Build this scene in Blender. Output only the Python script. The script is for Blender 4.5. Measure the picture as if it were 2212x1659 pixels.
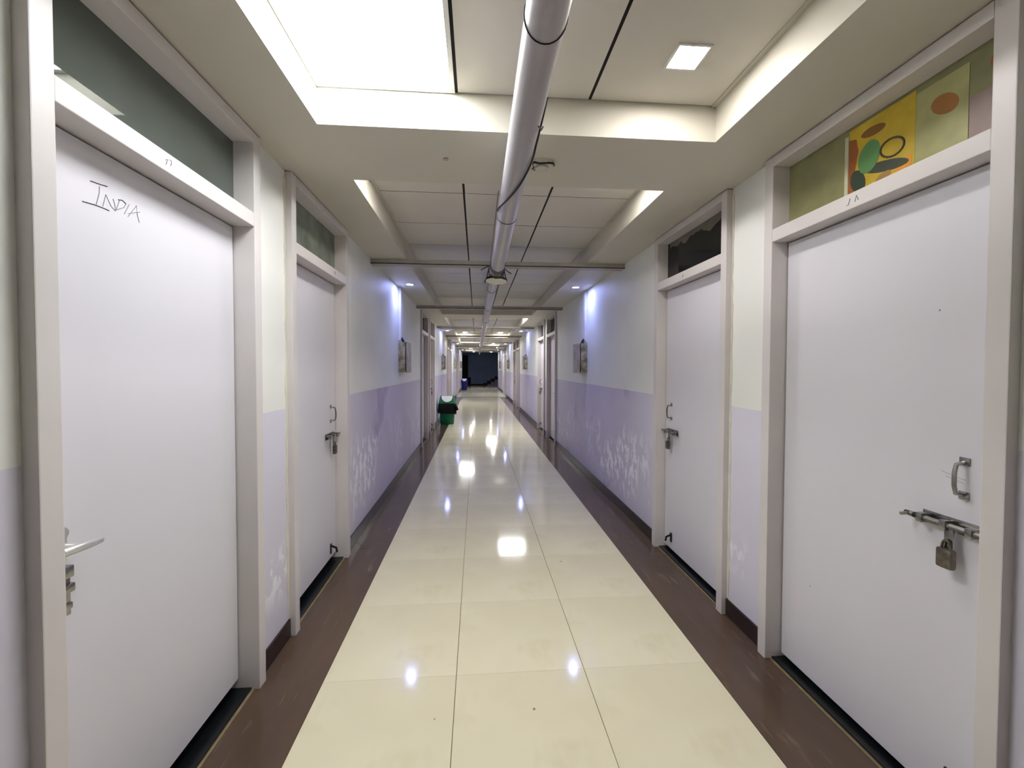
import bpy, bmesh, math, random
from mathutils import Vector, Matrix
random.seed(4)
S = bpy.context.scene
COL = S.collection
for o in list(bpy.data.objects): bpy.data.objects.remove(o)

# ------------------------------------------------------------------ camera
EYE = 1.4279
YAW, PITCH, ROLL, FPX = 0.0776, 0.0238, -0.0025, 908.26
cam = bpy.data.cameras.new('camera'); co = bpy.data.objects.new('camera', cam); COL.objects.link(co)
fw = Vector((math.sin(YAW)*math.cos(PITCH), math.cos(YAW)*math.cos(PITCH), -math.sin(PITCH)))
rt = Vector((math.cos(YAW), -math.sin(YAW), 0)); dn = fw.cross(rt)
r2 = rt*math.cos(ROLL) + dn*math.sin(ROLL); d2 = -rt*math.sin(ROLL) + dn*math.cos(ROLL)
co.matrix_world = Matrix(((r2.x, -d2.x, -fw.x, 0), (r2.y, -d2.y, -fw.y, 0), (r2.z, -d2.z, -fw.z, EYE), (0, 0, 0, 1)))
cam.sensor_fit = 'HORIZONTAL'; cam.sensor_width = 36; cam.lens = FPX/2212*36
cam.shift_x = 5.56/2212; cam.shift_y = -14.81/2212
cam.clip_start = 0.02; cam.clip_end = 200
S.camera = co
# ------------------------------------------------------------------ world, exposure, lamp strengths
w = bpy.data.worlds.new('night'); S.world = w; w.use_nodes = True
w.node_tree.nodes['Background'].inputs[0].default_value = (0.02, 0.025, 0.04, 1)
w.node_tree.nodes['Background'].inputs[1].default_value = 0.2
S.view_settings.view_transform = 'Standard'; S.view_settings.look = 'None'
S.cycles.max_bounces = 6; S.cycles.diffuse_bounces = 5
S.view_settings.exposure = 1.05; S.view_settings.gamma = 1.0; S.view_settings.use_curve_mapping = False
L_PANEL, L_PANEL_FAR, L_SQUARE, L_SPOT, L_ROUND = 14.0, 24.0, 84.0, 250.0, 85.0

# ------------------------------------------------------------------ dimensions (metres, corridor runs along +Y)
WL, WR = -0.99, 1.445            # wall faces
ZC, ZR = 2.44, 2.598             # lowered soffit, recessed ceiling
RL, RR = -0.665, 1.069           # recess sides
CL, CR = -0.693, 1.107           # edges of the cream floor
PER = 6.51
Y_BACK, Y_END, Y_LOB = -4.0, 28.6, 33.2
RECESS = [(-3.4, 1.836), (2.36, 8.17), (8.72, 14.45), (15.0, 20.9), (21.45, 27.2)]
DZ = 1.21                        # dado height
DOORS = [1.477 + PER*k + d for k in range(4) for d in (0, 1.285)]
SHIFT = {-1: 0.0, 1: 0.02}         # the right-hand doors stand a little farther on
DW, JW = 0.86, 0.055             # clear width, jamb width

# ------------------------------------------------------------------ materials
def srgb(r, g, b):
    f = lambda c: (c/255/12.92) if c/255 <= .04045 else ((c/255+.055)/1.055)**2.4
    return (f(r), f(g), f(b), 1)
class N:
    """tiny node helper"""
    def __init__(s, name):
        s.m = bpy.data.materials.new(name); s.m.use_nodes = True
        s.t = s.m.node_tree; s.b = s.t.nodes['Principled BSDF']
        s.co = s.t.nodes.new('ShaderNodeTexCoord')
    def node(s, typ, **kw):
        n = s.t.nodes.new(typ)
        for k, v in kw.items(): setattr(n, k, v)
        return n
    def link(s, a, b): s.t.links.new(a, b)
    def mapping(s, scale=(1, 1, 1), loc=(0, 0, 0), coord='Object'):
        n = s.node('ShaderNodeMapping'); n.inputs['Scale'].default_value = scale; n.inputs['Location'].default_value = loc
        s.link(s.co.outputs[coord], n.inputs['Vector']); return n.outputs[0]
    def noise(s, scale, detail=2, rough=.55, mscale=(1, 1, 1), loc=(0, 0, 0), coord='Object'):
        n = s.node('ShaderNodeTexNoise'); n.inputs['Scale'].default_value = scale
        n.inputs['Detail'].default_value = detail; n.inputs['Roughness'].default_value = rough
        s.link(s.mapping(mscale, loc, coord), n.inputs['Vector']); return n.outputs['Fac']
    def ramp(s, fac, p0, p1, c0=(0, 0, 0, 1), c1=(1, 1, 1, 1)):
        n = s.node('ShaderNodeValToRGB'); e = n.color_ramp.elements
        e[0].position, e[1].position = p0, p1; e[0].color, e[1].color = c0, c1
        s.link(fac, n.inputs[0]); return n.outputs[0]
    def mix(s, fac, a, b):
        n = s.node('ShaderNodeMix', data_type='RGBA')
        for sock, v in ((n.inputs[0], fac), (n.inputs[6], a), (n.inputs[7], b)):
            if hasattr(v, 'links'): s.link(v, sock)
            else: sock.default_value = v
        return n.outputs[2]
    def math(s, op, a, b=0.0, c=0.0):
        n = s.node('ShaderNodeMath', operation=op)
        for i, v in enumerate((a, b, c)):
            if hasattr(v, 'links'): s.link(v, n.inputs[i])
            else: n.inputs[i].default_value = v
        return n.outputs[0]
    def sep(s):
        n = s.node('ShaderNodeSeparateXYZ'); s.link(s.co.outputs['Object'], n.inputs[0]); return n.outputs
    def band(s, v, a, b, soft):
        """1 inside [a,b] with soft edges"""
        def step(x0, x1):
            m = s.node('ShaderNodeMapRange', interpolation_type='SMOOTHSTEP')
            m.inputs[1].default_value, m.inputs[2].default_value = x0, x1
            s.link(v, m.inputs[0]); return m.outputs[0]
        return s.math('MULTIPLY', step(a-soft, a+soft), s.math('SUBTRACT', 1.0, step(b-soft, b+soft)))
    def set(s, color=None, rough=None, metal=None, spec=None, coat=None):
        def put(nm, v):
            if v is None: return
            if hasattr(v, 'links'): s.link(v, s.b.inputs[nm])
            else: s.b.inputs[nm].default_value = v
        put('Base Color', color); put('Roughness', rough); put('Metallic', metal); put('Specular IOR Level', spec); put('Coat Weight', coat)
        return s
    def bump(s, h, strength=.2, dist=.01):
        n = s.node('ShaderNodeBump'); n.inputs['Strength'].default_value = strength; n.inputs['Distance'].default_value = dist
        s.link(h, n.inputs['Height']); s.link(n.outputs[0], s.b.inputs['Normal']); return s
def plain(name, rgb, rough=.5, metal=0.0, var=.06, scale=8, bump=0.0, spec=.5):
    n = N(name); c = srgb(*rgb)
    d = tuple(x*(1-var*2.2) for x in c[:3]) + (1,)
    f = n.noise(scale)
    n.set(n.mix(n.ramp(f, .3, .7), d, c), rough, metal, spec)
    if bump >= .2: n.bump(n.noise(scale*12, 1), bump, .004)
    return n.m
def emit(name, rgb, strength):
    m = bpy.data.materials.new(name); m.use_nodes = True; b = m.node_tree.nodes['Principled BSDF']
    b.inputs['Base Color'].default_value = (.8, .8, .8, 1)
    b.inputs['Emission Color'].default_value = (*rgb, 1); b.inputs['Emission Strength'].default_value = strength
    return m
def wall_mat(name, side):
    n = N(name); x, y, z = n.sep()
    up = n.mix(n.ramp(n.noise(1.3, 2), .35, .7), srgb(224, 225, 221), srgb(234, 235, 229))
    lo = n.mix(n.ramp(n.noise(1.1, 2, .6, (1, 1, .8), (3, 1, 0)), .38, .66), srgb(208, 205, 219), srgb(215, 212, 226))
    # purple stain blotches, plus an even purple darkening of the farther lilac dado
    st = n.ramp(n.noise(1.5, 3, .6, (1, .8, .7), (0, 7 if side < 0 else 2.2, 0)), .5, .68)
    st = n.math('MULTIPLY', n.math('MAXIMUM', st, .38), n.band(y, 3.6, 40, .5))
    lo = n.mix(n.math('MULTIPLY', st, .7), lo, srgb(160, 138, 180))
    # flaked whitewash
    fl = n.ramp(n.noise(13, 4, .62, (1, 1.1, .62), (0, 1, side)), .505, .55)
    reg = n.math('MULTIPLY', n.math('MAXIMUM', n.band(y, 3.35, 5.0, .3), n.math('MULTIPLY', n.band(y, 5, 28, .4), .5)), n.band(z, .22, .8, .16))
    low = n.math('MULTIPLY', n.band(y, 2.0, 3.0, .1), n.band(z, .28, .5, .08))
    fl = n.math('MULTIPLY', fl, n.math('MAXIMUM', reg, n.math('MULTIPLY', low, .8)))
    msk2 = n.ramp(n.noise(1.7, 2, .5, (1, 1, .6), (0, 4.3 if side > 0 else 9.1, 0)), .42, .54)
    fl = n.math('MULTIPLY', fl, msk2)
    lo = n.mix(n.math('MULTIPLY', fl, .9), lo, srgb(240, 241, 246))
    wob = n.math('MULTIPLY', n.math('SUBTRACT', n.noise(2.5, 2), .5), .012)
    dado = n.math('LESS_THAN', n.math('ADD', z, wob), DZ)
    n.set(n.mix(dado, up, lo), .55, 0, .35)
    n.bump(n.noise(24, 1), .12, .004)
    return n.m
M = {}
M['wall_l'] = wall_mat('painted_plaster_left', -1)
M['wall_r'] = wall_mat('painted_plaster_right', 1)
M['soffit'] = plain('soffit_paint', (206, 202, 188), .6, 0, .03, 1.5, .15)
M['tile_c'] = plain('ceiling_board', (214, 209, 199), .7, 0, .03, 2.0, .2)
M['void'] = plain('dark_void', (22, 20, 16), .9)
M['trim'] = plain('ceiling_trim', (200, 196, 185), .5)
n = N('cream_tile')
c1 = n.mix(n.ramp(n.noise(1.1, 3, .6), .3, .7), srgb(214, 207, 178), srgb(224, 218, 190))
c1 = n.mix(n.ramp(n.noise(5, 3, .65, (1, .7, 1), (4, 0, 0)), .55, .8), c1, srgb(212, 205, 174))
n.set(c1, n.ramp(n.noise(2.2, 2), .3, .8, (.07, .07, .07, 1), (.12, .12, .12, 1)), 0, .17); M['cream'] = n.m
M['grout'] = plain('floor_grout', (132, 116, 76), .8, 0, .1, 20)
n = N('brown_border')
c1 = n.mix(n.ramp(n.noise(3, 3, .6, (1, .25, 1)), .3, .7), srgb(74, 58, 47), srgb(91, 73, 59))
c1 = n.mix(n.ramp(n.noise(26, 4, .6, (1, .12, 1)), .6, .75), c1, srgb(112, 95, 77))
n.set(c1, n.ramp(n.noise(4, 4), .3, .8, (.1, .1, .1, 1), (.22, .22, .22, 1)), 0, .5); M['brown'] = n.m
M['grout_l'] = plain('light_grout', (136, 120, 88), .8, 0, .15, 20)
M['skirt'] = plain('skirting_stone', (46, 31, 25), .3, 0, .15, 12)
M['black_stone'] = plain('black_threshold_stone', (15, 19, 21), .28, 0, .2, 14)
M['frame'] = plain('frame_paint', (213, 208, 206), .4, 0, .03, 3, .12)
M['leaf'] = plain('door_laminate', (216, 214, 221), .42, 0, .02, 1.2, .04)
M['leaf_shaded'] = plain('door_laminate_shaded', (204, 196, 200), .45, 0, .03, 1.2, .04)  # darker copy for the far doors, their shade put into the colour
M['frame_shaded'] = plain('frame_paint_shaded', (200, 193, 192), .45, 0, .03, 3, .12)  # far frames darkened likewise, shade put into the paint colour
M['pane_g'] = plain('grey_green_glass', (88, 95, 89), .025, 0, .10, 2.5)
M['pane_m'] = plain('mottled_green_glass', (124, 134, 120), .16, 0, .2, 6)
M['pane_k'] = plain('black_glass', (14, 16, 14), .07, 0, .1, 3)
M['paper'] = plain('old_yellow_paper', (136, 134, 92), .5, 0, .15, 7)
M['chrome'] = plain('worn_steel', (176, 175, 170), .24, 1.0, .15, 40)
M['chrome_b'] = plain('bright_steel', (230, 230, 228), .28, .8, .08, 30)
M['lock'] = plain('padlock_metal', (128, 122, 110), .35, .8, .25, 40)
M['iron'] = plain('dark_iron', (70, 66, 62), .4, .9, .2, 30)
M['pencil'] = plain('pencil_mark', (150, 152, 158), .7)
M['pencil_dark'] = plain('dark_pencil_mark', (48, 48, 52), .7)
n = N('pipe_plastic')
c1 = n.mix(n.ramp(n.noise(5, 5, .6, (1, .2, 1)), .3, .75), srgb(160, 155, 162), srgb(180, 176, 180))
n.set(c1, .3, 0, .5); M['pipe'] = n.m
M['wire'] = plain('black_cable', (16, 16, 16), .45)
M['wire_g'] = plain('grey_cable', (120, 112, 108), .5)
M['steel_bar'] = plain('batten_paint', (178, 172, 162), .55, 0, .08, 6)
M['lip'] = plain('batten_dark_edge', (44, 38, 34), .7)
M['white_pl'] = plain('white_plastic', (226, 225, 220), .4)
n = N('stained_box_metal')
c1 = n.mix(n.ramp(n.noise(9, 5, .6), .42, .58), srgb(120, 112, 78), srgb(190, 180, 150)); n.set(c1, .45); M['box_y'] = n.m
n = N('rusted_box_front')
c1 = n.mix(n.ramp(n.noise(8, 5, .6), .4, .62), srgb(150, 134, 124), srgb(184, 172, 164)); n.set(c1, .45); M['box_p'] = n.m
M['box_k'] = plain('box_shadow_gap', (26, 24, 18), .8)
M['green'] = plain('green_plastic', (0, 104, 70), .35, 0, .05, 5)
M['blue'] = plain('blue_plastic', (8, 14, 100), .35, 0, .05, 5)
M['bag'] = plain('black_bin_liner', (4, 4, 4), .5, 0, .1, 8, 0, .2)
M['flap'] = plain('white_flap', (240, 240, 240), .35, 0, .02)
M['lobby'] = plain('dim_lobby_blue', (125, 142, 182), .7, 0, .05, 2)  # dim blue of the unlit lobby put into its wall colour
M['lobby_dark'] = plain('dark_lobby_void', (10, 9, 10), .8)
M['lilac'] = plain('lilac_stair_wall', (120, 112, 150), .6)
M['lamp_panel'] = emit('panel_glow', (.97, .985, 1), L_PANEL)
M['lamp_panel_far'] = emit('far_panel_glow', (.97, .985, 1), L_PANEL_FAR)
M['lamp_square'] = emit('square_glow', (1, .95, .92), L_SQUARE)
M['lamp_spot'] = emit('blue_white_glow', (.34, .40, 1.0), L_SPOT)
M['lamp_round'] = emit('round_glow', (1, .97, .92), L_ROUND)

# ------------------------------------------------------------------ helpers
def tag(o, label=None, cat=None, group=None, kind=None):
    if label: o['label'] = label
    if cat: o['category'] = cat
    if group: o['group'] = group
    if kind: o['kind'] = kind
    return o
def empty(name, loc=(0, 0, 0), rz=0):
    o = bpy.data.objects.new(name, None); COL.objects.link(o); o.location = loc; o.rotation_euler = (0, 0, rz)
    o.empty_display_size = .1; return o
class MB:
    def __init__(s): s.bm = bmesh.new()
    def box(s, x0, x1, y0, y1, z0, z1, bev=0.0):
        x0, x1 = min(x0, x1), max(x0, x1); y0, y1 = min(y0, y1), max(y0, y1); z0, z1 = min(z0, z1), max(z0, z1)
        r = bmesh.ops.create_cube(s.bm, size=1)
        for v in r['verts']:
            v.co = Vector(((x0+x1)/2 + v.co.x*(x1-x0), (y0+y1)/2 + v.co.y*(y1-y0), (z0+z1)/2 + v.co.z*(z1-z0)))
        if bev:
            es = list({e for v in r['verts'] for e in v.link_edges})
            bmesh.ops.bevel(s.bm, geom=es, offset=bev, segments=2, affect='EDGES', profile=.6)
        return s
    def loft(s, rings, cap=True):
        vs = [[s.bm.verts.new(p) for p in r] for r in rings]; k = len(rings[0])
        for a, b in zip(vs, vs[1:]):
            for i in range(k): s.bm.faces.new((a[i], a[(i+1) % k], b[(i+1) % k], b[i]))
        if cap:
            s.bm.faces.new(vs[0][::-1]); s.bm.faces.new(vs[-1])
        return s
    def tube(s, pts, r, seg=10, cap=True):
        pts = [Vector(p) for p in pts]; rings = []; up = None
        for i, p in enumerate(pts):
            t = (pts[min(i+1, len(pts)-1)] - pts[max(i-1, 0)]).normalized()
            if up is None:
                a = Vector((0, 0, 1)) if abs(t.z) < .9 else Vector((1, 0, 0)); up = (a - t*a.dot(t)).normalized()
            else:
                up = up - t*up.dot(t); up = up.normalized() if up.length > 1e-6 else t.orthogonal().normalized()
            q = t.cross(up); rr = r[i] if isinstance(r, (list, tuple)) else r
            rings.append([p + (up*math.cos(2*math.pi*j/seg) + q*math.sin(2*math.pi*j/seg))*rr for j in range(seg)])
        return s.loft(rings, cap)
    def disc(s, c, r, z0, z1, seg=32):
        ring = lambda z, q: [Vector((c[0]+q*math.cos(2*math.pi*j/seg), c[1]+q*math.sin(2*math.pi*j/seg), z)) for j in range(seg)]
        return s.loft([ring(z0, r), ring(z1, r)])
    def ringz(s, c, r0, r1, z0, z1, seg=32):
        f = lambda z, q: [Vector((c[0]+q*math.cos(2*math.pi*j/seg), c[1]+q*math.sin(2*math.pi*j/seg), z)) for j in range(seg)]
        s.loft([f(z1, r0), f(z0, r0), f(z0, r1), f(z1, r1)], False); return s
    def poly(s, pts, n, d):
        """flat polygon given in 3-D, thickened by d along n"""
        n = Vector(n)
        return s.loft([[Vector(p) for p in pts], [Vector(p)+n*d for p in pts]])
    def mesh(s, name, mat, smooth=False):
        bmesh.ops.recalc_face_normals(s.bm, faces=s.bm.faces)
        me = bpy.data.meshes.new(name); s.bm.to_mesh(me); s.bm.free()
        for m in (mat if isinstance(mat, list) else [mat]): me.materials.append(m)
        if smooth:
            for p in me.polygons: p.use_smooth = True
            if smooth == 'auto': me.set_sharp_from_angle(angle=.6)
        return me
    def build(s, name, mat, parent=None, loc=(0, 0, 0), smooth=False):
        return put(name, s.mesh(name, mat, smooth), parent, loc)
def put(name, me, parent=None, loc=(0, 0, 0)):
    o = bpy.data.objects.new(name, me); COL.objects.link(o); o.location = loc
    if parent: o.parent = parent
    return o

# ------------------------------------------------------------------ floor
m = MB(); m.box(WL-.35, WR+.35, Y_BACK, Y_END, -.06, -.006); m.box(-5, 6, Y_END, Y_LOB, -.06, -.006)
floor = tag(m.build('floor', M['grout']), 'polished cream tile floor with brown stone borders down the corridor', 'floor', kind='structure')
tile = MB().box(-.2985, .2985, -.2996, .2996, -.006, 0).mesh('floor_tile', M['cream'])
Y_CROSS = 19.93; y0 = 1.927 - .6*9
r = 0
while y0 + .6*r < Y_CROSS - .1:
    yc = y0 + .6*r + .3
    for cidx in range(3):
        put('floor_tile', tile, floor, (CL + .3 + .6*cidx, yc, 0))
    r += 1
y_last = y0 + .6*r
MB().box(WL, CL-.001, Y_BACK, y_last, -.006, -.0005).build('border_strip', M['brown'], floor)
MB().box(CR+.001, WR, Y_BACK, y_last, -.006, -.0005).build('border_strip', M['brown'], floor)
MB().box(WL, WR, y_last+.002, y_last+.13, -.006, -.0005).build('cross_strip', M['brown'], floor)
MB().box(WL, WR, y_last+.132, Y_END, -.006, 0).build('floor_sheet', M['cream'], floor)
MB().box(-5, 6, Y_END, Y_LOB, -.006, 0).build('floor_sheet', M['cream'], floor)
MB().box(CL, CR, Y_BACK, y0-.002, -.006, 0).build('floor_sheet', M['cream'], floor)

# ------------------------------------------------------------------ walls with door openings
def wall(name, side, mat, label):
    X = WL if side < 0 else WR; m = MB(); ys = [Y_BACK]
    for d in DOORS: ys += [d + SHIFT[side] - DW/2 - JW, d + SHIFT[side] + DW/2 + JW]
    ys += [Y_END]
    for a, b in zip(ys[0::2], ys[1::2]): m.box(X, X + side*.22, a, b, -.006, 2.75)
    for d in DOORS: m.box(X+side*.02, X + side*.22, d + SHIFT[side] - DW/2 - JW, d + SHIFT[side] + DW/2 + JW, ZC-.005, 2.75)
    return tag(m.build(name, mat), label, 'wall', kind='structure')
wall('wall_left', -1, M['wall_l'], 'left corridor wall, white above and lilac dado below')
wall('wall_right', 1, M['wall_r'], 'right corridor wall, white above and lilac dado with flaking patches')
tag(MB().box(WL-.25, WR+.25, Y_BACK-.15, Y_BACK, 0, 2.75).build('wall_back', M['wall_l']), 'plain wall closing the corridor behind the viewer', 'wall', kind='structure')
for side, nm in ((-1, 'baseboard_left'), (1, 'baseboard_right')):
    X = WL if side < 0 else WR
    root = tag(empty(nm, (X, 0, 0)), 'dark brown stone skirting along the %s corridor wall' % nm[10:], 'baseboard', kind='structure')
    ys = [Y_BACK]
    for d in DOORS: ys += [d + SHIFT[side] - DW/2 - JW - .002, d + SHIFT[side] + DW/2 + JW + .002]
    ys += [Y_END]
    for a, b in zip(ys[0::2], ys[1::2]):
        MB().box(0, -side*.011, a, b, 0, .095, .002).build('skirting', M['skirt'], root)

# ------------------------------------------------------------------ ceiling: soffit, recesses, boards
m = MB(); T = 2.75
m.box(WL-.05, RL, Y_BACK, Y_END, ZC, T); m.box(RR, WR+.05, Y_BACK, Y_END, ZC, T)
edges = [Y_BACK] + [v for a in RECESS for v in a] + [Y_END]
for a, b in zip(edges[0::2], edges[1::2]): m.box(RL, RR, a, b, ZC, T)
ceil = tag(m.build('ceiling', M['soffit']), 'lowered plaster ceiling with long recessed board panels', 'ceiling', kind='structure')
colw = (RR-RL)/3
for k, (a, b) in enumerate(RECESS):
    MB().box(RL+.001, RR-.001, a+.001, b-.001, ZR+.0014, ZR+.05).build('backing_board', M['void'], ceil)
    rows = []
    if k == 0:
        y = b
        while y > a + .05: rows.append((max(a, y-.61), y)); y -= .61
    else:
        rows.append((a, a+.52)); y = a+.52
        while y < b - .05: rows.append((y, min(b, y+.61))); y += .61
    for (u, v) in rows:
        for c in range(3):
            if k == 0 and c == 0 and v == b: continue          # the light panel sits here
            if k == 2 and c == 2 and u < 9.3 < v: pass
            g = .006 + .002*random.random(); jz = random.uniform(-.0004, .0004)
            x0 = RL + c*colw + (.0 if c == 0 else g); x1 = RL + (c+1)*colw - (.0 if c == 2 else g)
            MB().box(x0, x1, u+.0042, v-.0042, ZR+jz, ZR+.006+jz).build('ceiling_board', M['tile_c'], ceil)
    for sx, X in ((1, RL), (-1, RR)):
        MB().box(X, X+sx*.022, a, b, ZR-.004, ZR-.0018).build('edge_angle', M['trim'], ceil)
MB().disc((-.151, 2.087), .013, ZC-.004, ZC).build('screw_cap', plain('pink_cap', (186, 160, 146), .6), ceil)

# ------------------------------------------------------------------ doors
def strokes(m, pts_list, X, side, r):
    for pts in pts_list: m.tube([(X, y, z) for y, z in pts], r, 5)
LEAFX0 = .045                                  # leaf face behind the wall face
def leafx(side): return .053 if side < 0 else .045
LEAFX = leafx(-1)
_cache = {}
def door_meshes(side, hs, shaded):
    """shared meshes, origin on the wall face at the door's middle, x already signed; hs=-1: latch on the near edge"""
    key = (side, hs, shaded)
    if key in _cache: return _cache[key]
    LEAFX = leafx(side); LZ = .058 if side < 0 else .034
    i = -side                                 # direction into the corridor
    fm = M['frame_shaded'] if shaded else M['frame']; lm = M['leaf_shaded'] if shaded else M['leaf']
    h = DW/2; D = {}
    D['jamb_n'] = MB().box(-i*.12, i*.035, -h-JW, -h, 0, 2.435, .003).mesh('jamb', fm)
    D['jamb_f'] = MB().box(-i*.12, i*.035, h, h+JW, 0, 2.435, .003).mesh('jamb', fm)
    D['head'] = MB().box(-i*.12, i*.035, -h-.0, h+.0, 2.388, 2.435, .003).mesh('head', fm)
    D['bar'] = MB().box(-i*.10, i*.034, -h, h, 2.03, 2.09, .003).mesh('transom_bar', fm)
    D['stop'] = MB().box(-i*.12, -i*.09, -h, h, .012, LZ).mesh('sill', M['black_stone'])
    D['leaf'] = MB().box(-i*LEAFX, -i*(LEAFX+.035), -h+.006, h-.006, LZ, 2.024, .0015).mesh('leaf', lm)
    D['pane'] = MB().box(-i*.05, -i*.056, -h, h, 2.09, 2.388).mesh('transom_pane', M['pane_g'])
    D['grout'] = MB().box(i*.0, i*.012, -h, h, -.004, .003).mesh('threshold_grout', M['grout_l'])
    D['sill'] = MB().box(-i*.16, i*.0, -h, h, -.006, .012, .002).mesh('threshold', M['black_stone'])
    X = -i*LEAFX; e = hs*h; u = lambda t: e - hs*t           # t: distance from the latch edge
    # sliding bolt: rod, three brackets, hanging hasp
    m = MB(); xr = X + i*.026
    m.tube([(xr, u(.0), .937), (xr, u(.235), .937)], .0095, 10)
    for t in (.06, .13, .2): m.box(X, xr+i*.012, u(t-.009), u(t+.009), .922, .952, .002)
    m.box(X, X+i*.004, u(.045), u(.215), .915, .959, .001)
    m.box(xr-.003, xr+.003, u(.105), u(.13), .85, .94, .001)
    m.tube([(xr, u(.24), .937), (xr+i*.025, u(.246), .934)], .006, 8)
    D['bolt'] = m.mesh('sliding_bolt', M['chrome'], 'auto')
    D['knob'] = MB().tube([(xr, u(.205), .937), (xr, u(.252), .937)], [.0105, .008], 10).mesh('bolt_end', M['iron'], 'auto')
    m = MB(); xp = X + i*.035
    arc = [(xp, u(.118)+.012*math.cos(a), .868+.026*math.sin(a)) for a in [math.pi*k/8 for k in range(9)]]
    m.tube(arc, .0035, 8); m.box(xp-.012, xp+.012, u(.118)-.022, u(.118)+.022, .806, .868, .008)
    D['lock'] = m.mesh('padlock', M['lock'], 'auto')
    m = MB(); yh = u(.1)
    m.tube([(X, yh, 1.04), (X+i*.03, yh, 1.045), (X+i*.036, yh, 1.07), (X+i*.036, yh, 1.11), (X+i*.03, yh, 1.135), (X, yh, 1.14)], .006, 8)
    m.box(X, X+i*.004, yh-.014, yh+.014, 1.025, 1.05, .001); m.box(X, X+i*.004, yh-.014, yh+.014, 1.13, 1.155, .001)
    D['pull'] = m.mesh('pull_handle', M['chrome'], 'auto')
    m = MB(); yh = u(.12)
    m.box(X, X+i*.006, yh-.012, yh+.012, .09, .16, .001); m.tube([(X+i*.005, yh, .145), (X+i*.04, yh, .13), (X+i*.045, yh, .10)], .008, 8)
    D['tower'] = m.mesh('door_stop', M['iron'], 'auto')
    _cache[key] = D; return D
def make_door(num, side, yc, hs, label, pane='pane_g', shaded=False, lever=False):
    X = WL if side < 0 else WR
    root = tag(empty('door_%d' % num, (X, yc, 0)), label, 'door', kind='structure')
    D = door_meshes(side, hs, shaded)
    put('jamb', D['jamb_n'], root); put('jamb', D['jamb_f'], root); put('head', D['head'], root)
    put('transom_bar', D['bar'], root); put('threshold', D['sill'], root); put('threshold_grout', D['grout'], root); put('door_bottom_rail', D['stop'], root)
    leaf = put('leaf', D['leaf'], root)
    if pane == 'pane_g': pn = put('transom_pane', D['pane'], root)
    else:
        me = D['pane'].copy(); me.materials[0] = M[pane]; pn = put('transom_pane', me, root)
    if not lever:
        put('sliding_bolt', D['bolt'], leaf); put('bolt_end', D['knob'], leaf); put('padlock', D['lock'], leaf); put('pull_handle', D['pull'], leaf); put('door_stop', D['tower'], leaf)
    return root, leaf, pn
ORD = ['nearest', 'second', 'third', 'fourth', 'fifth', 'sixth', 'seventh', 'farthest']
num = 1; DR = {}
for k, yc in enumerate(DOORS):
    for side in (-1, 1):
        sn = 'left' if side < 0 else 'right'
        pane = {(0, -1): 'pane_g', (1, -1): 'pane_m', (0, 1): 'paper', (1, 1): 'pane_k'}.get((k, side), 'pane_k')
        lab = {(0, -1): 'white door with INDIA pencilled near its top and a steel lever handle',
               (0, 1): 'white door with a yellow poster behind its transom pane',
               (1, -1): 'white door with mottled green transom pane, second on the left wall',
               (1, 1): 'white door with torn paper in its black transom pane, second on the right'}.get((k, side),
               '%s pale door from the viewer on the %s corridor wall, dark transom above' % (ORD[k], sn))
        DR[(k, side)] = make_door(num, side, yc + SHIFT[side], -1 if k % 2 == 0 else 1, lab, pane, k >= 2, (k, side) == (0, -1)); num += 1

# the nearest left door: pencil writing, lever handle, keeper
root, leaf, pn = DR[(0, -1)]
off = (-WL, -DOORS[0], 0)
def wpart(m, name, mat, parent, base, smooth=False):
    """part modelled in world coordinates under a root that stands at base"""
    return m.build(name, mat, parent, (-base[0], -base[1], -base[2]), smooth)
B1 = (WL, DOORS[0], 0)
XLf = WL - LEAFX + .0004
light = [[(1.2617, 1.9252), (1.2603, 1.9048), (1.2508, 1.8719)],
         [(1.2714, 1.8746), (1.2813, 1.9108), (1.2982, 1.8847), (1.3128, 1.8767)], [(1.3128, 1.8767), (1.3101, 1.8963), (1.3051, 1.9087)],
         [(1.35, 1.9116), (1.3418, 1.8974), (1.3172, 1.8819)], [(1.3266, 1.9118), (1.315, 1.8802)],
         [(1.3615, 1.9142), (1.3425, 1.8783)], [(1.356, 1.8757), (1.3888, 1.9208), (1.3918, 1.8931), (1.3986, 1.8724)],
         [(1.3562, 1.8851), (1.3811, 1.8969), (1.4018, 1.9054)]]
dark = [[(1.234, 1.9286), (1.2609, 1.9318), (1.287, 1.9359)], [(1.2096, 1.8645), (1.2478, 1.8691), (1.2713, 1.8702), (1.2916, 1.8698)],
        [(1.3223, 1.9128), (1.3378, 1.917), (1.35, 1.9116)]]
m = MB(); strokes(m, light, XLf, -1, .0011); o = wpart(m, 'handwriting', M['pencil'], leaf, B1); o['label'] = 'faint pencilled letters INDIA'
m = MB(); strokes(m, dark, XLf, -1, .0013); wpart(m, 'handwriting', M['pencil_dark'], leaf, B1)
m = MB(); strokes(m, [[(1.3879, 2.0624), (1.3974, 2.0688), (1.3936, 2.0595), (1.3900, 2.0500)], [(1.4034, 2.0708), (1.4143, 2.0718), (1.4124, 2.062), (1.4103, 2.0551)]], WL+.0342, -1, .001)
wpart(m, 'pencil_number', M['pencil_dark'], root, B1)
m = MB(); X = WL - LEAFX
m.box(X, X+.006, 1.10, 1.142, .93, 1.02, .002)
m.tube([(X, 1.12, .975), (X+.045, 1.12, .975)], .011, 12)
m.tube([(X+.045, 1.085, .975), (X+.05, 1.112, .974), (X+.052, 1.145, .971), (X+.05, 1.185, .968)], [.011, .011, .010, .008], 12)
m.tube([(X, 1.125, 1.008), (X+.014, 1.125, 1.008)], .014, 16)
wpart(m, 'lever_handle', M['chrome_b'], leaf, B1, 'auto')
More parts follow.
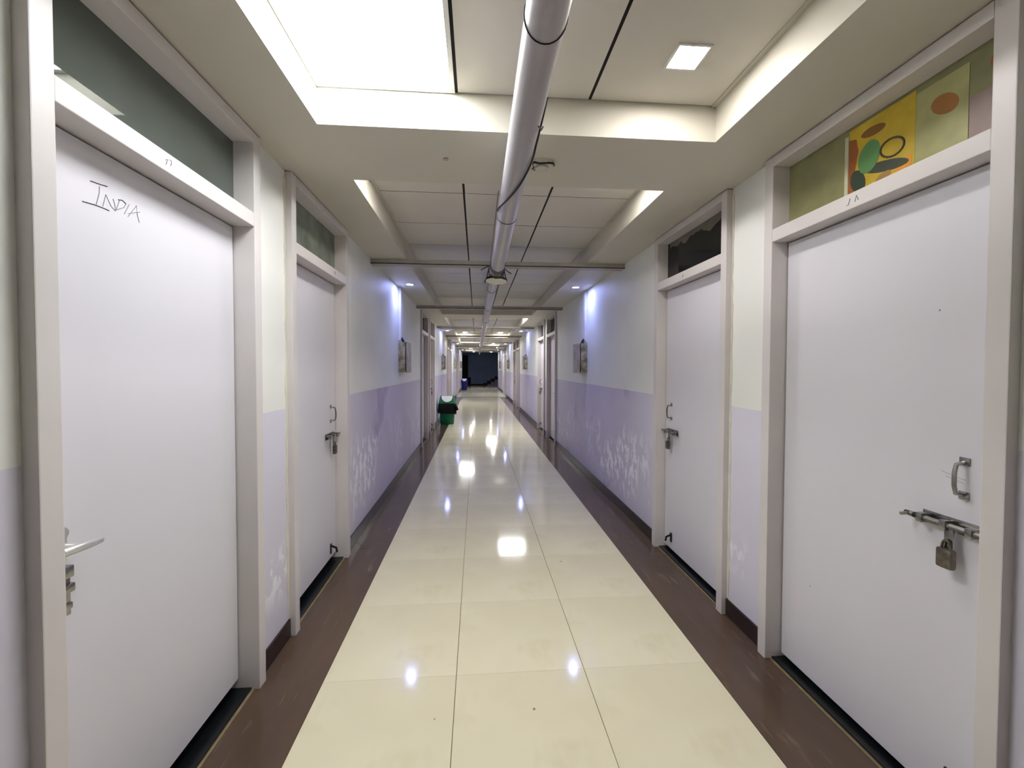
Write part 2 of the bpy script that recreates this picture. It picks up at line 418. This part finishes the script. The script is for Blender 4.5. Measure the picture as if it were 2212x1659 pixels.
m = MB(); m.box(X+.004, X+.024, 1.105, 1.14, .895, .925, .004); m.box(X, X+.026, 1.105, 1.14, .858, .88, .004); m.box(X+.006, X+.018, 1.11, 1.135, .80, .905, .002); m.box(X, X+.022, 1.108, 1.137, .815, .832, .004)
wpart(m, 'hasp', M['chrome'], leaf, B1, 'auto')

# second left, nearest right, second right: number marks and transom contents
def mark(key, pts, X):
    m = MB(); strokes(m, pts, X, 0, .0011); b = DR[key][0].location; wpart(m, 'pencil_number', M['pencil_dark'], DR[key][0], tuple(b))
mark((1, -1), [[(2.93, 2.068), (2.945, 2.07), (2.947, 2.06), (2.932, 2.056), (2.93, 2.066)], [(2.947, 2.065), (2.944, 2.045)]], WL+.0342)
mark((0, 1), [[(1.505, 2.07), (1.512, 2.048), (1.52, 2.05)], [(1.484, 2.05), (1.478, 2.072), (1.47, 2.052)]], WR-.0342)
mark((1, 1), [[(2.81, 2.066), (2.80, 2.05)], [(2.80, 2.066), (2.812, 2.05)]], WR-.0342)
key = (0, 1); b = tuple(DR[key][0].location); pn = DR[key][2]; X = WR + .05
def sheet(name, y0, y1, z0, z1, mat, lift, tilt=0):
    m = MB(); xx = X - lift
    m.poly([(xx, y0, z0), (xx, y1, z0+tilt), (xx, y1, z1), (xx, y0, z1)], (-1, 0, 0), .0006)
    return wpart(m, name, mat, pn, b)
def blob(name, pts, mat, lift):
    m = MB(); m.poly([(X-lift, y, z) for y, z in pts], (-1, 0, 0), .0003); return wpart(m, name, mat, pn, b)
def ell(cy, cz, ry, rz, rot=0, k=18):
    return [(cy+ry*math.cos(a)*math.cos(rot)-rz*math.sin(a)*math.sin(rot), cz+ry*math.cos(a)*math.sin(rot)+rz*math.sin(a)*math.cos(rot)) for a in [2*math.pi*j/k for j in range(k)]]
P = lambda n_, c_: plain(n_, c_, .45, 0, .1, 12)
sheet('paper_edge', 1.606, 1.622, 2.095, 2.36, P('pale_paper_edge', (196, 190, 160)), .0006)
sheet('poster', 1.345, 1.602, 2.095, 2.375, P('poster_yellow', (192, 164, 40)), .0008)
sheet('poster', 1.188, 1.344, 2.095, 2.36, P('poster_pale', (162, 160, 104)), .0008)
sheet('poster', 1.05, 1.186, 2.095, 2.25, P('poster_mauve', (140, 118, 112)), .0008)
blob('print', [(1.602, 2.1), (1.58, 2.1), (1.575, 2.2), (1.56, 2.28), (1.57, 2.33), (1.602, 2.34)], P('print_rust', (150, 84, 34)), .0016)
blob('print', ell(1.515, 2.235, .045, .06, .2), P('print_green', (92, 140, 82)), .0022)
blob('print', ell(1.56, 2.16, .03, .05, -.4), P('print_dark_green', (48, 62, 46)), .002)
blob('print', ell(1.45, 2.17, .09, .02, .25), P('print_dark_green2', (60, 66, 50)), .0019)
mm = MB(); mm.tube([(X-.0016, y, z) for y, z in ell(1.425, 2.225, .045, .032, .3)+[ell(1.425, 2.225, .045, .032, .3)[0]]], .004, 6)
wpart(mm, 'print', P('print_olive', (70, 70, 44)), pn, b)
blob('print', ell(1.50, 2.325, .05, .018, .1), P('print_brown', (128, 84, 28)), .0018)
blob('print', ell(1.455, 2.135, .03, .014, -.2), P('print_tan', (160, 126, 70)), .0023)
blob('print', [(1.575, 2.1), (1.50, 2.1), (1.49, 2.13), (1.57, 2.122)], P('print_cream', (196, 192, 160)), .0024)
blob('print', [(1.43, 2.098), (1.36, 2.098), (1.352, 2.17), (1.40, 2.16)], P('print_orange', (214, 146, 40)), .0018)
blob('print', ell(1.255, 2.275, .045, .03, .6), P('print_amber', (150, 96, 36)), .0017)
blob('print', ell(1.095, 2.32, .04, .04), P('print_orange2', (150, 92, 32)), .0017)
blob('print', ell(1.09, 2.27, .03, .025), P('print_teal', (36, 62, 52)), .0019)
key = (1, 1); b = tuple(DR[key][0].location); pn = DR[key][2]
ys = [2.34 + .84*t/24 for t in range(25)]
m = MB(); lowe = [(y, 2.375 - .02 - .035*abs(math.sin(9*y)*math.sin(23*y)) - (.03 if 2.55 < y < 2.62 else 0)) for y in ys]
m.poly([(X-.0007, y, z) for y, z in lowe] + [(X-.0007, ys[-1], 2.387), (X-.0007, ys[0], 2.387)], (-1, 0, 0), .0006)
wpart(m, 'torn_paper', P('torn_grey_paper', (112, 108, 92)), pn, b)

# rough plaster beads where the frames meet the wall, a crack beside the nearest right frame
M['bead'] = plain('rough_plaster', (226, 222, 208), .7, 0, .05, 14, .3)
rb = random.Random(11)
for key in ((0, -1), (1, -1), (0, 1), (1, 1)):
    side = key[1]; i = -side; X0 = WL if side < 0 else WR; b = tuple(DR[key][0].location)
    for e in ((1,) if key[0] == 0 else (-1, 1)):
        ye = DOORS[key[0]] + SHIFT[side] + e*(DW/2+JW); zs = [.1 + 2.3*t/40 for t in range(41)]
        wd = [.010 + .012*rb.random() for _ in zs]
        pts = [(X0 + i*.0, ye + e*w_, z) for z, w_ in zip(zs, wd)] + [(X0, ye, zs[-1]), (X0, ye, zs[0])]
        m = MB(); m.poly(pts, (i, 0, 0), .004); wpart(m, 'plaster_bead', M['bead'], DR[key][0], b)
b = tuple(DR[(0, 1)][0].location); ye = DOORS[0] + SHIFT[1] + DW/2 + JW
def crack(z0, z1, r, wob=.004):
    m = MB(); k = 14
    m.tube([(WR-.0042, ye + .012 + rb.uniform(-wob, wob), z0+(z1-z0)*t/k) for t in range(k+1)], [r*(.4+.8*rb.random()) for t in range(k+1)], 5)
    wpart(m, 'crack', M['wire'], DR[(0, 1)][0], b)
crack(1.95, 2.26, .0022, .002); crack(1.62, 1.70, .0016); crack(1.3, 1.38, .0014); crack(.3, .36, .0014); crack(.62, .72, .0012)
# scuffs on the nearest right leaf
M['scuff'] = plain('scuff_mark', (120, 112, 106), .7)
lf = DR[(0, 1)][1]; xf = WR + leafx(1)
for (y, z, r_) in ((1.25, 1.615, .0035), (1.063, 1.59, .003), (1.75, .45, .003)):
    m = MB(); m.poly([(xf, yy, zz) for yy, zz in ell(y, z, r_*.6, r_, 0, 8)], (-1, 0, 0), .0005); wpart(m, 'scuff', M['scuff'], lf, b)
for p0, p1 in (((1.235, 1.10), (1.165, 1.085)), ((1.22, 1.085), (1.17, 1.075))):
    m = MB(); m.tube([(xf-.0003, *p0), (xf-.0003, *p1)], .0009, 5); wpart(m, 'scuff', plain('pale_scuff', (176, 170, 166), .7), lf, b)
# specks on the cream tiles
for (x, y, r_, c_) in ((.24, 1.71, .0055, (150, 120, 96)), (-.17, 1.69, .004, (176, 164, 120)), (.62, 3.02, .006, (150, 136, 104))):
    m = MB(); m.disc((x, y), r_, 0, .0012, 9); m.build('speck', plain('floor_speck', c_, .7), floor)

# ------------------------------------------------------------------ lamps
def panel_light(x0, x1, y0, y1, label, lm='lamp_panel_far'):
    root = tag(empty('panel_light', ((x0+x1)/2, (y0+y1)/2, ZR)), label, 'ceiling light', 'square panel lights in the recessed ceiling')
    hx, hy = (x1-x0)/2, (y1-y0)/2; f = .018
    m = MB(); m.box(-hx, hx, -hy, -hy+f, -.006, .004, .001); m.box(-hx, hx, hy-f, hy, -.006, .004, .001)
    m.box(-hx, -hx+f, -hy+f, hy-f, -.006, .004, .001); m.box(hx-f, hx, -hy+f, hy-f, -.006, .004, .001)
    m.build('rim', M['white_pl'], root)
    MB().box(-hx+f, hx-f, -hy+f, hy-f, -.003, .003).build('diffuser', M[lm], root)
panel_light(RL+.002, RL+colw-.006, 1.228, 1.832, 'large square panel light beside the pipe, nearest and brightest', 'lamp_panel')
panel_light(RR-colw+.006, RR-.002, 9.0, 9.6, 'square panel light hidden behind the ceiling drop, right of the pipe')
panel_light(RL+.002, RL+colw-.006, 16.2, 16.8, 'distant square panel light left of the pipe')
panel_light(RR-colw+.006, RR-.002, 22.0, 22.6, 'farthest square panel light, right of the pipe')
def square_spot(x, y, label, s=.056):
    root = tag(empty('square_downlight', (x, y, ZR)), label, 'downlight', 'small square downlights')
    m = MB(); f = .009
    m.box(-s-f, s+f, -s-f, -s, -.007, 0, .001); m.box(-s-f, s+f, s, s+f, -.007, 0, .001); m.box(-s-f, -s, -s, s, -.007, 0, .001); m.box(s, s+f, -s, s, -.007, 0, .001)
    m.build('rim', M['white_pl'], root); MB().box(-s, s, -s, s, -.005, -.001).build('diffuser', M['lamp_square'], root)
square_spot(.79, 1.553, 'small square downlight in the board right of the pipe, nearest')
square_spot(-.36, 2.56, 'small square downlight tucked behind the first ceiling drop, left side')
square_spot(.80, 2.56, 'small square downlight tucked behind the first ceiling drop, right side')
def round_spot(x, y, z, mat, label, group, r=.055):
    root = tag(empty('round_downlight', (x, y, z)), label, 'downlight', group)
    MB().ringz((0, 0), r, r+.012, -.008, 0).build('rim', M['white_pl'], root, smooth='auto')
    MB().disc((0, 0), r, -.006, -.001, 14).build('diffuser', mat, root)
for k in range(4):
    for x, sn in ((-.815, 'left'), (1.24, 'right')):
        round_spot(x, 5.24+PER*k if k != 2 else 18.26, ZC, M['lamp_spot'], 'bluish round downlight over the %s wall conduit, %s from the viewer' % (sn, ORD[k]), 'bluish round downlights along the soffit edges', .04)
for (x, y, lab) in ((-.39, 14.2, 'round recessed lamp at the end of the third bay, left of the pipe'), (.80, 14.2, 'round recessed lamp at the end of the third bay, right of the pipe'),
                    (.81, 20.6, 'round recessed lamp at the end of the fourth bay, right of the pipe'), (-.37, 26.8, 'round recessed lamp at the end of the last bay, left of the pipe')):
    round_spot(x, y, ZR, M['lamp_round'], lab, 'round lamps in the far bays', .08)
for x, lab in ((-.2, 'round lamp at the corridor mouth before the dark lobby, left one'), (.95, 'round lamp at the corridor mouth before the dark lobby, right one')):
    round_spot(x, 28.1, ZC, M['lamp_round'], lab, 'round lamps in the far bays', .08)

# ------------------------------------------------------------------ pipe, battens, cables, disc
PX, PR = .167, .0525
root = tag(empty('overhead_pipe', (PX, 1.0, 2.28)), 'thick grey plastic pipe hanging under the ceiling, near length with an open end', 'pipe')
pb = (PX, 1.0, 2.28)
near = [(-3.2, 2.285), (0, 2.285), (1.2, 2.28), (2.0, 2.272), (2.7, 2.256), (3.2, 2.242), (3.46, 2.234)]
m = MB(); seg = 32
ring = lambda y, z, r: [Vector((PX+r*math.cos(2*math.pi*j/seg), y, z+r*math.sin(2*math.pi*j/seg))) for j in range(seg)]
m.loft([ring(y, z, PR) for y, z in near] + [ring(3.46, 2.234, PR-.004), ring(3.2, 2.242, PR-.004)], True)
wpart(m, 'pipe_barrel', M['pipe'], root, pb, 'auto')
def zn(y):
    for (a, za), (c, zc) in zip(near, near[1:]):
        if a <= y <= c: return za + (zc-za)*(y-a)/(c-a)
    return 2.234
m = MB(); m.loft([ring(3.36, 2.237, PR), ring(3.36, 2.237, PR+.002), ring(3.463, 2.234, PR+.002), ring(3.463, 2.234, PR)]); wpart(m, 'black_tape', M['wire'], root, pb, 'auto')
def coil(pts, r): return [(PX + math.cos(t)*r, y, zn(y) + math.sin(t)*r) for y, t in pts]
m = MB(); m.tube(coil([(1.35+.25*k/8, .15-.35*k/8) for k in range(9)], PR+.004) + coil([(1.6+.62*k/14, -.2-2.75*k/14) for k in range(1, 15)], PR+.006) + coil([(2.3, -3.3)], PR+.003), .0042, 8)
wpart(m, 'black_cable', M['wire'], root, pb, 'auto')
for yy, sk in ((2.36, .04), (1.03, -.02)):
    m = MB(); m.tube(coil([(yy+sk*math.sin(t), t) for t in [2*math.pi*j/28 for j in range(29)]], PR+.0015), .0016, 6); wpart(m, 'tie_wire', M['wire'], root, pb, 'auto')
for pts, rr in (([(PX+.052, .92, zn(.92)), (PX+.075, .93, zn(.92)-.01), (PX+.07, .95, zn(.92)-.025)], .003), ([(PX-.052, .77, zn(.77)), (PX-.066, .775, zn(.77)), (PX-.063, .785, zn(.77)+.012)], .005),
                ([(PX+.04, 1.43, zn(1.4)-.035), (PX+.05, 1.45, zn(1.4)-.03), (PX+.058, 1.48, zn(1.4)-.02), (PX+.066, 1.49, zn(1.4)-.002)], .0025)):
    m = MB(); m.tube(pts, rr, 6); wpart(m, 'wire_end', M['wire'], root, pb, 'auto')
m = MB(); m.tube([(PX+.062, y, z) for y, z in ((2.05, 2.33), (2.3, 2.325), (2.6, 2.315), (2.8, 2.31), (3.0, 2.32), (3.35, 2.35), (3.6, 2.385))], .0035, 6)
m.tube([(PX-.06, y, z) for y, z in ((2.1, 2.30), (2.5, 2.29), (3.0, 2.27), (3.6, 2.25))], .0035, 6)
wpart(m, 'grey_cable', M['wire_g'], root, pb, 'auto')
far = [(3.86, 2.302), (6.0, 2.30), (9.5, 2.295), (13.5, 2.30), (20, 2.31), (28.0, 2.31)]
root = tag(empty('overhead_pipe', (PX, 10, 2.3)), 'long grey plastic pipe running down the ceiling beyond the hanging disc', 'pipe'); pb = (PX, 10, 2.3)
m = MB(); m.loft([ring(y, z, PR-.001) for y, z in far]); wpart(m, 'pipe_barrel', M['pipe'], root, pb, 'auto')
for yy, zz in ((7.9, 2.298), (11.0, 2.298), (14.0, 2.3), (17.0, 2.305), (20.5, 2.31)):
    m = MB(); m.loft([ring(yy-.07, zz, PR), ring(yy-.07, zz, PR+.006), ring(yy+.07, zz, PR+.006), ring(yy+.07, zz, PR)]); wpart(m, 'coupling', M['pipe'], root, pb, 'auto')
m = MB()
for yy in (4.7, 6.2): m.tube([(PX+(PR+.002)*math.cos(t), yy+.03*math.sin(t), 2.30+(PR+.002)*math.sin(t)) for t in [2*math.pi*j/28 for j in range(29)]], .002, 6)
m.tube([(PX+.066, 3.95, 2.31), (PX+.064, 4.8, 2.30), (PX+.062, 6.2, 2.31)], .006, 6)
wpart(m, 'tie_wire', M['wire'], root, pb, 'auto')
# disc lamp hung at the joint
db = (PX+.008, 3.80, 2.199)
root = tag(empty('hanging_disc_lamp', db), 'thin round cream disc lamp, unlit, wired under the pipe joint', 'lamp')
dm = MB(); dm.disc((0, 0), .094, 0, .006, 40); o = dm.build('diffuser', plain('unlit_disc', (236, 232, 206), .4), root, smooth='auto'); o.rotation_euler = (-.10, .055, 0)
dm = MB(); dm.ringz((0, 0), .09, .098, .001, .02, 40); o = dm.build('rim', M['iron'], root, smooth='auto'); o.rotation_euler = (-.10, .055, 0)
dm = MB()
for pts in ([(-.09, .0, .02), (-.075, -.05, .08), (-.062, -.1, .12), (-.09, -.12, .10), (-.14, -.1, .075)], [(.09, 0, .01), (.075, -.04, .06), (.062, -.1, .10), (.075, -.12, .14)],
            [(-.06, -.02, .02), (-.07, -.12, .06), (-.058, -.16, .09)], [(.055, -.02, .02), (.06, -.09, .05), (.062, -.12, .09), (.1, -.06, .075), (.13, -.05, .06)],
            [(-.055, -.1, .04), (-.02, -.13, -.0), (.03, -.13, .002), (.055, -.1, .06)], [(-.098, 0, .012), (-.105, -.0, -.012), (-.1, -.02, -.015)]):
    dm.tube(pts, .0045, 6)
dm.build('hanging_wires', M['wire'], root, smooth='auto')
# ceiling fitting with loose wires
fb = (.325, 2.09, ZC)
root = tag(empty('ceiling_junction_fitting', fb), 'small round broken ceiling fitting with loose black wire beside the pipe', 'fitting')
m = MB(); m.disc((0, 0), .052, -.02, 0, 24); m.build('base', M['soffit'], root, smooth='auto')
m = MB(); m.disc((-.004, .004), .034, -.03, -.022, 24); m.build('cap', M['trim'], root, smooth='auto')
m = MB(); m.tube([(-.05, -.03, -.012), (-.02, -.045, -.024), (.02, -.046, -.02), (.048, -.03, -.014), (.056, -.005, -.012)], .005, 6)
m.tube([(-.052, -.02, -.012), (-.045, .0, -.024), (-.05, .02, -.02), (-.03, .04, -.02), (.0, .046, -.02), (.03, .04, -.02)], .0028, 6)
m.build('loose_wire', M['wire'], root, smooth='auto')
# battens across the corridor
q = 0
for k in range(4):
    for yb in (4.04+PER*k, 7.02+PER*k):
        if yb > 27: continue
        root = tag(empty('ceiling_batten', (0, yb, ZC)), '%s batten from the viewer, crossing the corridor under the ceiling' % ORD[q], 'batten', 'battens across the ceiling')
        MB().box(WL, WR, 0, .12, -.044, -.001, .002).build('batten_board', M['steel_bar'], root)
        MB().box(WL, WR, -.004, .0, -.047, -.039).build('dark_edge', M['lip'], root)
        q += 1

# ------------------------------------------------------------------ wall boxes and trunking
def wall_box(side, y, label, k):
    X = WL if side < 0 else WR; i = -side; sn = 'left' if side < 0 else 'right'
    root = tag(empty('switch_box', (X, y, 1.36)), label, 'switch box', 'metal switch boxes on the corridor walls')
    MB().box(0, i*.085, 0, .36, 0, .385, .003).build('body', M['box_y'], root)
    MB().box(i*.085, i*.097, .006, .354, .005, .38).build('shadow_gap', M['box_k'], root)  # near-black strip stands in for the shadow gap behind the cover
    c = MB(); c.box(i*.097, i*.106, -.002, .362, -.006, .385, .002); c.tube([(i*.106, .05, .16), (i*.113, .05, .16)], .013, 12); c.build('cover', M['box_p'], root)
    m = MB()
    for t in range(4): m.tube([(i*.02, .06+.02*t, .42+.01*t), (i*.045, .05+.025*t, .41), (i*.03+i*.01*t, .06+.02*t, .375)], .007, 6)
    m.build('cable_tails', M['wire'], root, smooth='auto')
    r2_ = tag(empty('cable_trunking', (X, y+.07, 1.77)), 'white vertical trunking above the %s switch box on the %s wall' % (ORD[k], sn), 'trunking', 'white trunking above the switch boxes')
    MB().box(0, i*.022, -.02, .03, 0, ZC-1.77-.001, .002).build('channel', M['white_pl'], r2_)
    MB().box(i*.022, i*.025, -.022, .032, 0, ZC-1.77-.001, .001).build('lid', M['white_pl'], r2_)
for k in range(4):
    for side in (-1, 1):
        sn = 'left' if side < 0 else 'right'
        wall_box(side, 5.42+PER*k, 'rusty metal switch box on the %s wall, %s from the viewer' % (sn, ORD[k]), k)

# ------------------------------------------------------------------ swing bins
def rrect(hx, hy, z, r=.03, k=4, cx=0, cy=0):
    pts = []
    for qx, qy, a0 in ((1, 1, 0), (-1, 1, 90), (-1, -1, 180), (1, -1, 270)):
        for j in range(k+1):
            a = math.radians(a0 + 90*j/k); pts.append(Vector((cx+qx*(hx-r)+r*math.cos(a), cy+qy*(hy-r)+r*math.sin(a), z)))
    return pts
def swing_bin(x, y, col, label, bagged, s=1.0):
    root = tag(empty('swing_bin', (x, y, 0)), label, 'bin')
    m = MB(); m.loft([rrect(.15, .11, 0), rrect(.165, .125, .02), rrect(.195, .15, .5), rrect(.205, .16, .505), rrect(.205, .16, .525)]); m.build('body', M[col], root, smooth='auto')
    m = MB(); m.loft([rrect(.212, .166, .515), rrect(.212, .166, .535), rrect(.205, .158, .545), rrect(.175, .075, .69, .02), rrect(.165, .06, .712, .02)]); m.build('lid', M[col], root, smooth='auto')
    # white half-round flap on the front slope
    A = Vector((0, -.160, .555)); U = Vector((0, .086, .150)); Nn = Vector((0, -.86, .5)).normalized()
    pts = [Vector((-.125, 0, 0)) + A + U*1.0, Vector((.125, 0, 0)) + A + U*1.0] + [Vector((.138*math.cos(a), 0, 0)) + A + U*(.92 - .9*math.sin(a)) for a in [math.pi*j/18 for j in range(19)]]
    m = MB(); m.poly([p + Nn*.002 for p in pts], Nn, .01); m.build('flap', M['flap'], root)
    if bagged:
        m = MB(); rnd = random.Random(7)
        def wavy(hx, hy, z, am): return [Vector((p.x*(1+am*rnd.uniform(-1, 1)), p.y*(1+am*rnd.uniform(-1, 1)), z + am*.5*rnd.uniform(-1, 1))) for p in rrect(hx, hy, z, .05, 6)]
        m.loft([wavy(.214, .168, .525, .0), wavy(.222, .176, .45, .02), wavy(.226, .182, .36, .04), wavy(.222, .178, .275, .06)], False)
        m.loft([[Vector((.19, -.19, .5)), Vector((.23, -.12, .5)), Vector((.21, -.08, .47))], [Vector((.23, -.20, .43)), Vector((.275, -.13, .41)), Vector((.22, -.1, .36))], [Vector((.2, -.2, .34)), Vector((.29, -.15, .37)), Vector((.21, -.15, .33))]])
        m.build('bin_liner', M['bag'], root, smooth=True)
swing_bin(-.735, 10.62, 'green', 'green swing-top bin with black liner and white flap by the left wall', True)
swing_bin(-.76, 26.1, 'blue', 'blue swing-top bin with white flap far down the left wall', False)

# ------------------------------------------------------------------ dark lobby at the end
m = MB(); m.box(-5, 6, Y_LOB, Y_LOB+.2, 0, 3.2)
tag(m.build('wall_lobby_back', M['lobby']), 'wall of the unlit lobby at the far end, its blue dimness put into the colour', 'wall', kind='structure')
tag(MB().box(-5.2, -5, Y_END, Y_LOB, 0, 3.2).build('wall_lobby_left', M['lobby']), 'left side wall of the unlit lobby', 'wall', kind='structure')
tag(MB().box(6, 6.2, Y_END, Y_LOB, 0, 3.2).build('wall_lobby_right', M['lobby']), 'right side wall of the unlit lobby', 'wall', kind='structure')
m = MB(); m.box(-5, WL-.22, Y_END-.2, Y_END, 0, 3.2); m.box(WR+.22, 6, Y_END-.2, Y_END, 0, 3.2); m.box(WL-.22, WR+.22, Y_END, Y_END+.02, ZC+.01, 3.2)
tag(m.build('wall_lobby_front', M['lobby']), 'lobby side of the wall around the corridor mouth', 'wall', kind='structure')
tag(MB().box(-5, 6, Y_END, Y_LOB, 3.2, 3.3).build('ceiling_lobby', M['lobby']), 'dark ceiling of the unlit lobby', 'ceiling', kind='structure')
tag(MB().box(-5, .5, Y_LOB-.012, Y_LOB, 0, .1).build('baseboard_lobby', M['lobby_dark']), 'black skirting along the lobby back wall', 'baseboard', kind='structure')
# dark doorway and low cabinet
root = tag(empty('door_17', (-1.0, Y_LOB, 0)), 'black doorway at the left of the far dark lobby', 'door', kind='structure')
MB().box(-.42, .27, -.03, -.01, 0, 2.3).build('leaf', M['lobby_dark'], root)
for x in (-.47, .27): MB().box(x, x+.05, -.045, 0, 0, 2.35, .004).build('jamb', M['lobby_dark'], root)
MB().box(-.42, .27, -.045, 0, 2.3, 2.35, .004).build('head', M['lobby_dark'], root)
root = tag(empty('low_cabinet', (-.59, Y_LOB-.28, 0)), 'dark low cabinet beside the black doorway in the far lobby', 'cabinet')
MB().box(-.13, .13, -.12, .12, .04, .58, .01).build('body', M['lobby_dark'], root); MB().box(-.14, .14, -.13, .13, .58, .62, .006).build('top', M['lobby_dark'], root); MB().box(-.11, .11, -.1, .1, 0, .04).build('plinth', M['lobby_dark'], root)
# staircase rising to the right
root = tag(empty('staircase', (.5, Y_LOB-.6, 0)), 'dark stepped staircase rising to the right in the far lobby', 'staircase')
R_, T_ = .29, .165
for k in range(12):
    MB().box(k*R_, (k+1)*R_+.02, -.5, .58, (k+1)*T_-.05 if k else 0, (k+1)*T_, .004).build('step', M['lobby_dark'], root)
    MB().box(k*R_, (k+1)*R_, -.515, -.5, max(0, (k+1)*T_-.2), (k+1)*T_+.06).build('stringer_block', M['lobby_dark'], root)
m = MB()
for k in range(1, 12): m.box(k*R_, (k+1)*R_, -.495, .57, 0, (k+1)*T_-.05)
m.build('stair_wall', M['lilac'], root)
